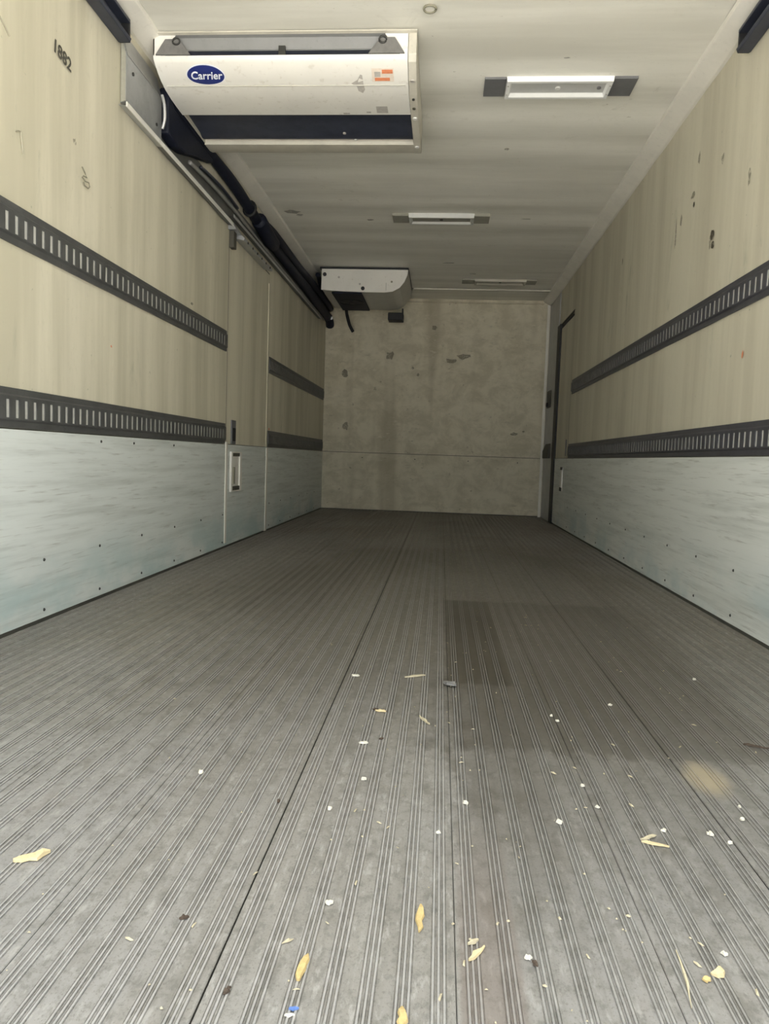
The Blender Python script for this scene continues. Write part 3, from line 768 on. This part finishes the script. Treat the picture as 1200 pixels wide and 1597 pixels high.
# badge: blue oval with a pale rim and slanted white lettering, lying on the curved underside
def on_cover(x, y):
    for (ya, za), (yb, zb) in zip(cover_line, cover_line[1:]):
        if ya <= y <= yb and yb > ya:
            return za + (zb - za)*(y - ya)/(yb - ya)
    return 2.205
bx, by = -1.088, 3.098
def oval(a, b, dz, n=36, rows=10):
    """ellipse bent onto the cover"""
    bb = B(); vs = [(bx, BY, on_cover(bx, BY) - dz)]
    for r_ in (0.5, 1.0):
        for i in range(n):
            t = 2*math.pi*i/n
            x, y = bx + a*r_*math.cos(t), BY + b*r_*math.sin(t)
            vs.append((x, y, on_cover(x, y) - dz))
    fs = [(0, 1+i, 1+(i+1) % n) for i in range(n)] + [(1+i, 1+(i+1) % n, 1+n+(i+1) % n, 1+n+i) for i in range(n)]
    return bb.add(vs, fs)
BY = 3.213
badge = oval(0.086, 0.046, 0.0016).build('badge', m_badgew, ev)
oval(0.082, 0.042, 0.0024).build('badge_field', m_badge, badge)
me = text_mesh('Carrier', 0.050, 0.25, 0.0008)
for v in me.vertices:                       # bend the lettering onto the cover; read from below, its top towards the doors
    x, y = v.co.x, v.co.y
    yy = BY - y*0.95
    v.co = Vector((bx + x*0.92, yy, on_cover(bx, yy) - 0.0034 + v.co.z))
me.materials.clear(); me.materials.append(m_badgew)
lo = bpy.data.objects.new('badge_lettering', me); COL.objects.link(lo); lo.parent = badge
def flat_on_cover(x0, x1, y0, y1, name, mat, parent, dz=0.0016, n=4):
    bb = B(); vs = []; fs = []
    for i in range(n+1):
        y = y0 + (y1-y0)*i/n
        vs += [(x0, y, on_cover(0, y) - dz), (x1, y, on_cover(0, y) - dz)]
    for i in range(n): fs.append((2*i, 2*i+1, 2*i+3, 2*i+2))
    return bb.add(vs, fs).build(name, mat, parent)
wl = flat_on_cover(-.362, -.268, 3.188, 3.245, 'warning_label', m_stk_w, ev)
flat_on_cover(-.318, -.272, 3.192, 3.208, 'label_print', m_stk_r, wl, 0.0026)
flat_on_cover(-.350, -.285, 3.226, 3.240, 'label_print', m_stk_r, wl, 0.0026)
flat_on_cover(-.350, -.325, 3.200, 3.222, 'label_print', m_stk_g, wl, 0.0026)
flat_on_cover(-.362, -.31, 3.425, 3.487, 'faded_label', m_stk_g, ev)
bb = B().add([(x, y, on_cover(0, y) - 0.0018) for x, y in [(-.455, 3.255), (-.425, 3.235), (-.412, 3.212), (-.404, 3.215), (-.402, 3.26), (-.398, 3.29), (-.41, 3.315), (-.428, 3.30), (-.432, 3.272)]], [tuple(range(9))])
bb.build('arrow_mark', m_stk_g, ev)
B().box(-.52, -.49, 3.485, 3.498, 2.2030, 2.2046).build('chip_mark', m_stk_g, ev)
B().box(-.41, -.39, 3.475, 3.487, 2.2030, 2.2046).build('chip_mark', m_stk_g, ev)
B().box(EX0 + 0.02, EX1 - 0.05, 3.262, 3.265, 2.2150, 2.2185).build('cover_crease', m_shell, ev)

# ================================================================== far evaporator
e2 = empty('evaporator'); tag(e2, 'smaller boxy white evaporator in the far left corner with a black square fan opening', 'evaporator')
FY0, FY1 = 6.92, 7.76
fp = [(-1.196, 2.362), (-1.196, 2.168), (-1.10, 2.160), (-0.84, 2.152), (-0.60, 2.150), (-0.52, 2.160), (-0.455, 2.195), (-0.41, 2.25), (-0.385, 2.31), (-0.378, 2.362)]
bp = [(x if x > -1.19 else x + 0.004, z + 0.006 if z < 2.3 else z) for x, z in fp]
B().prism(1, bp, FY0 + 0.004, FY1).build('housing', m_shell, e2, bevel=0.004)
fc = B().prism(1, fp, FY0 - 0.006, FY0 + 0.004).build('face_panel', m_white, e2, bevel=0.003)
for x, z in ((-1.165, 2.31), (-0.80, 2.185)):
    B().cyl((x, FY0 - 0.006, z), (0, -1, 0), 0.018, 0.006, 12).build('knob', m_black, fc)
for x, z, m_ in ((-.53, 2.25, m_mark2), (-.83, 2.225, m_stk_g), (-1.03, 2.285, m_stk_g)):
    B().cyl((x, FY0 - 0.006, z), (0, -1, 0), 0.010, 0.003, 10).build('screw', m_, fc)
B().box(-.585, -.578, FY0 - 0.009, FY0 - 0.005, 2.17, 2.24).build('face_rib', m_shell, fc)
B().box(-1.21, -0.375, FY0 - 0.012, FY1, 2.362, 2.377).build('ceiling_gasket', m_black, e2)
fan = B().box(-1.10, -0.815, FY0 + 0.03, FY1 - 0.02, 2.142, 2.160).build('fan_opening', m_navy, e2, bevel=0.004)
B().tube([(-0.957 + 0.12*math.cos(t), 7.33 + 0.12*math.sin(t), 2.141) for t in [i*math.pi/12 for i in range(25)]], 0.004, 6).build('fan_ring', m_black, fan)
for k in range(5):
    t = k*2*math.pi/5
    B().add([(-0.957 + 0.02*math.cos(t), 7.33 + 0.02*math.sin(t), 2.1405), (-0.957 + 0.11*math.cos(t), 7.33 + 0.11*math.sin(t), 2.1408), (-0.957 + 0.11*math.cos(t+.6), 7.33 + 0.11*math.sin(t+.6), 2.1415), (-0.957 + 0.03*math.cos(t+.9), 7.33 + 0.03*math.sin(t+.9), 2.1415)], [(0, 1, 2, 3)]).build('fan_blade', m_black, fan)
B().tube(smoothpath([(-1.065, 7.74, 2.155), (-1.068, 7.82, 2.12), (-1.055, 7.86, 2.06), (-1.04, 7.90, 2.01), (-1.01, 7.93, 1.955)]), 0.017, 10).build('drain_hose', m_black, e2, smooth=True)
jb = B().box(-.622, -.462, 7.75, 7.90, 2.055, 2.135).build('junction_box', m_black, e2, bevel=0.008)
B().box(-.475, -.462, 7.745, 7.80, 2.13, 2.175).build('box_bracket', m_black, jb)
# ================================================================== ceiling lamps
def ceiling_lamp(x0, x1, p0, p1, y0, y1, label, mw, ml, mp, bars=False):
    r = empty('ceiling_lamp'); tag(r, label, 'ceiling lamp', 'flush lamps along the ceiling')
    zb = ZC - 0.002
    for a, b in ((p0, x0 - 0.001), (x1 + 0.001, p1)):
        B().box(a, b, y0 + 0.004, y1 - 0.004, zb - 0.006, zb + 0.014).build('end_plate', mp, r, bevel=0.001)
    fw = 0.020
    f = B()
    zt, zl = zb + 0.014, zb - 0.018
    # sloped frame: outer skirt, flat rim, inner slope down to the lens
    def ring(x_0, x_1, y_0, y_1, z): return [(x_0, y_0, z), (x_1, y_0, z), (x_1, y_1, z), (x_0, y_1, z)]
    L = [ring(x0, x1, y0, y1, zt), ring(x0 + .004, x1 - .004, y0 + .004, y1 - .004, zl), ring(x0 + fw, x1 - fw, y0 + fw, y1 - fw, zl), ring(x0 + fw + .008, x1 - fw - .008, y0 + fw + .016, y1 - fw - .016, zl + 0.014)]
    vs = [p for q in L for p in q]; fs = []
    for k in range(3):
        for i in range(4):
            fs.append((k*4+i, k*4+(i+1) % 4, k*4+4+(i+1) % 4, k*4+4+i))
    f.add(vs, fs).build('lamp_frame', mw, r, smooth=False)
    lens = B().add(ring(x0 + fw + .006, x1 - fw - .006, y0 + fw + .012, y1 - fw - .012, zl + 0.0135), [(0, 1, 2, 3)]).build('lens', ml, r)
    xc, yc = (x0 + x1)/2, (y0 + y1)/2
    B().cyl((xc, yc, zl + 0.013), (0, 0, -1), 0.012, 0.006, 12).build('lens_knob', m_mark if bars else m_bright, lens)
    if not bars:
        B().cyl((x1 - fw - 0.035, yc, zl + 0.013), (0, 0, -1), 0.010, 0.005, 10).build('lens_screw', m_grey, lens)
    for x in (x0 + 0.011, x1 - 0.011):
        for y in (y0 + 0.045, y1 - 0.045):
            B().cyl((x, y, zl + 0.001), (0, 0, -1), 0.004, 0.002, 8).build('screw', m_stk_g, r)
    return r
ceiling_lamp(0.231, 0.722, 0.132, 0.828, 3.52, 3.69, 'white flush ceiling lamp between two dark grey end plates, nearest the doors', m_lampw, m_lens, m_grey)
ceiling_lamp(-0.311, 0.170, -0.429, 0.280, 5.425, 5.595, 'middle flush ceiling lamp with a dull lens and brown-grey end plates', m_lampo, m_grey_d, m_grey_d, True)
ceiling_lamp(0.255, 0.760, 0.134, 0.860, 7.29, 7.46, 'farthest ceiling lamp, cream and hardly visible beside the far evaporator', m_lampd, m_lampd, m_grey_d, True)

pg = empty('ceiling_plug'); tag(pg, 'small round plug ring in the ceiling above the near evaporator', 'plug')
B().tube([(-.115 + .024*math.cos(t), 2.99 + .024*math.sin(t), ZC - 0.009) for t in [i*math.pi/8 for i in range(17)]], 0.0045, 6).build('plug_ring', m_mark2, pg, smooth=True)
B().cyl((-.115, 2.99, ZC - 0.001), (0, 0, -1), 0.021, 0.007, 16).build('plug_disc', m_trim, pg)

# ================================================================== debris on the floor
def splinter(x, y, L, w, h, rot, mat, label, cat, name, seed, group=None, tilt=0.0, bend=0.0):
    """tapering broken sliver, irregular in plan and thickness"""
    rnd = random.Random(seed); n = 6; vs = []
    c, s = math.cos(rot), math.sin(rot)
    for i in range(n):
        t = i/(n-1) - 0.5
        k = 0.22 + 0.78*(1 - abs(2*t)**1.6) + rnd.uniform(-.28, .28)*(1 - abs(t))
        k2 = rnd.uniform(.45, 1.15)
        off = rnd.uniform(-.15, .15)*w + bend*(4*t*t)*L
        hh_ = h*(0.55 + 0.45*(1-abs(2*t)))*k2
        for a, z in ((-w*k/2, 0), (w*k/2, 0), (w*k*.36, hh_), (-w*k*.40, hh_*rnd.uniform(.8, 1.1))):
            lx, ly = t*L, a + off
            vs.append((x + lx*c - ly*s, y + lx*s + ly*c, 0.0016 + z + tilt*(t+.5)*L))
    fs = [(0, 1, 2, 3), tuple(range((n-1)*4, n*4))[::-1]]
    for i in range(n-1):
        for k in range(4):
            fs.append((i*4+k, i*4+(k+1) % 4, i*4+4+(k+1) % 4, i*4+4+k))
    o = B().add(vs, fs).build(name, mat)
    return tag(o, label, cat, group)
WG = 'wood splinters on the floor'
CG = 'pale crumbs on the floor'
R_ = math.radians
splinter(-.577, .985, .050, .022, .009, R_(38), m_wood, 'thick pale wood chip lying alone at the far left of the floor', 'wood chip', 'wood_chip', 1, WG)
splinter(-.140, .808, .046, .011, .006, R_(84), m_wood2, 'orange and yellow wood sliver near the bottom of the floor, left of the middle', 'wood chip', 'wood_splinter', 2, WG)
splinter(-.004, .918, .058, .011, .006, R_(88), m_wood2, 'upright orange brown wood sliver lying along a rib near the centre of the floor', 'wood chip', 'wood_splinter', 3, WG)
splinter(-.018, .742, .032, .012, .006, R_(92), m_wood2, 'orange wood sliver cut off by the bottom edge of the picture', 'wood chip', 'wood_splinter', 4, WG)
splinter(.068, .858, .036, .007, .005, R_(55), m_wood, 'yellow pointed wood splinter right of the centre near the bottom', 'wood chip', 'wood_splinter', 5, WG)
splinter(.064, .878, .017, .006, .005, R_(35), m_straw, 'short greyish splinter just beyond the yellow pointed splinter', 'wood chip', 'wood_splinter', 6, WG)
splinter(.356, .859, .019, .014, .008, R_(20), m_wood, 'chunky pale yellow wood cube in the bottom right of the floor', 'wood chip', 'wood_chip', 7, WG)
splinter(.338, .847, .012, .010, .004, R_(70), m_wood2, 'small reddish fleck touching the chunky yellow cube', 'wood chip', 'wood_chip', 8, WG)
splinter(.314, .846, .100, .0035, .0025, R_(82), m_straw, 'long thin straw in the bottom right of the floor', 'straw', 'straw_stalk', 9, WG, bend=.03)
splinter(.367, 1.155, .042, .006, .005, R_(-14), m_wood, 'lower arm of the forked pair of pale splinters on the right', 'wood chip', 'wood_splinter', 10, WG)
splinter(.362, 1.175, .036, .006, .004, R_(32), m_straw, 'upper arm of the forked pair of pale splinters on the right', 'wood chip', 'wood_splinter', 11, WG)
splinter(-.049, 1.984, .064, .008, .006, R_(28), m_straw, 'farthest pale stick lying slantwise in the middle of the floor', 'wood chip', 'wood_splinter', 12, WG)
splinter(-.016, 1.648, .056, .008, .006, R_(-64), m_straw, 'pale stick slanting down to the right in the middle of the floor', 'wood chip', 'wood_splinter', 13, WG)
splinter(-.121, 1.690, .026, .010, .006, R_(-5), m_wood, 'short pale chip with a dark end left of the slanting stick', 'wood chip', 'wood_chip', 14, WG)
splinter(-.134, 1.700, .016, .010, .004, R_(-10), m_bark, 'dark brown flake touching the short pale chip', 'bark flake', 'bark_flake', 15)
splinter(-.141, 1.491, .020, .010, .005, R_(0), m_chip, 'flat cream flake in the middle of the floor below the short pale chip', 'crumb', 'crumb', 16, CG)
splinter(-.213, 1.958, .022, .012, .006, R_(5), m_chip, 'pale flat crumb left of the farthest stick', 'crumb', 'crumb', 17, CG)
splinter(.045, 1.925, .055, .032, .008, R_(-60), m_brk, 'bent scrap of grey metal at the foot of the dark oily patch', 'metal scrap', 'metal_scrap', 18, None, 0.1)
splinter(.714, 1.610, .052, .008, .006, R_(-20), m_bark, 'dark twig near the right wall', 'twig', 'twig', 19)
splinter(-.137, .742, .011, .005, .004, R_(10), m_blue, 'blue plastic fleck at the bottom edge left of the middle', 'plastic fleck', 'plastic_fleck', 20)
splinter(-.140, .733, .011, .005, .003, R_(15), m_chip, 'white fleck just below the blue plastic fleck', 'crumb', 'crumb', 21, CG)
splinter(-.167, .851, .016, .0035, .003, R_(35), m_straw, 'tiny yellow straw beyond the orange and yellow sliver', 'straw', 'straw_stalk', 22, WG)
crumbs = [(-.128, .935, .010, 'white crumb alone left of the centre in the near floor'),
 (-.122, 1.318, .010, 'white round crumb on a bright rib in the middle of the near floor'),
 (.019, 1.143, .009, 'cream crumb on the seam just left of the brownish strip'),
 (.223, 1.206, .012, 'largest white crumb, right of the centre of the floor'),
 (.469, 1.201, .011, 'white crumb on the right side, beyond the forked splinters'),
 (.394, 1.202, .009, 'small cream crumb just right of the forked splinters'),
 (.492, 1.176, .009, 'small pale crumb right of the white crumb beside the long seam'),
 (.289, 1.354, .010, 'white crumb straight above the large white crumb'),
 (.287, 1.728, .009, 'white crumb on the dark stained planks'),
 (.296, 1.695, .009, 'second white crumb on the dark stained planks, nearer than its neighbour'),
 (.450, 1.834, .011, 'bright white crumb on the dark planks right of the stain'),
 (.748, 2.105, .012, 'white crumb near the right wall, farthest up the floor'),
 (-.167, 1.196, .010, 'flat pale crumb left of the centre between two rib groups'),
 (.067, 1.251, .011, 'frayed pale crumb at the edge of the brownish strip'),
 (.377, .896, .008, 'white crumb just beyond the chunky yellow cube'),
 (.130, .858, .009, 'pale crumb right of the pointed yellow splinter'),
 (.545, 1.262, .009, 'white crumb between the dusty tan spot and the right edge'),
 (.56, 1.31, .008, 'pale crumb just below the dusty tan spot'),
 (-.43, 1.30, .012, 'pale crumb on the left half of the near floor'),
 (.30, 1.27, .008, 'pale crumb beside the rubbed brown mark right of the centre')]
for i, (x, y, s_, lab) in enumerate(crumbs):
    splinter(x, y, s_*1.1, s_*.8, s_*0.5, R_(37*i), m_chip, lab, 'crumb', 'crumb', 50 + i, CG)
darks = [(-.309, .878, .013, 'dark crumb caught on a rib at the lower left'), (-.217, .760, .013, 'dark flake at the bottom left of the middle'), (.137, .849, .012, 'dark speck beside the pale crumb at the bottom right of the middle'),
 (-.112, 1.69, .012, 'dark speck right of the short pale chip'), (-.105, 1.52, .012, 'dark speck beside the flat cream flake'), (-.26, 1.21, .012, 'dark speck near the left long seam')]
for i, (x, y, s_, lab) in enumerate(darks):
    splinter(x, y, s_, s_*.5, s_*0.35, R_(20 + 50*i), m_bark, lab, 'bark flake', 'bark_flake', 80 + i, 'dark flakes on the floor')
# fine grit nobody could count
rnd = random.Random(8); g = B()
for i in range(280):
    y = 0.72 + rnd.random()**1.6*2.2
    x = rnd.gauss(0.25, 0.42)
    if not -1.0 < x < 1.05: continue
    s_ = rnd.uniform(.0010, .0025); a = rnd.uniform(0, 3.14)
    L_ = s_*rnd.choice([1, 1, 1.5, 3])
    c, s = math.cos(a), math.sin(a)
    pts = [(x + u*c*L_ - v*s*s_, y + u*s*L_ + v*c*s_, 0.0016) for u, v in ((-1, -.6), (1, -.4), (.7, .7), (-.6, .8))]
    g.add(pts + [(x, y, 0.0016 + s_*1.1)], [(0, 1, 4), (1, 2, 4), (2, 3, 4), (3, 0, 4), (0, 3, 2, 1)])
go = g.build('grit', m_straw); go['kind'] = 'stuff'
tag(go, 'fine pale grit and sawdust crumbs scattered over the near floor', 'grit')
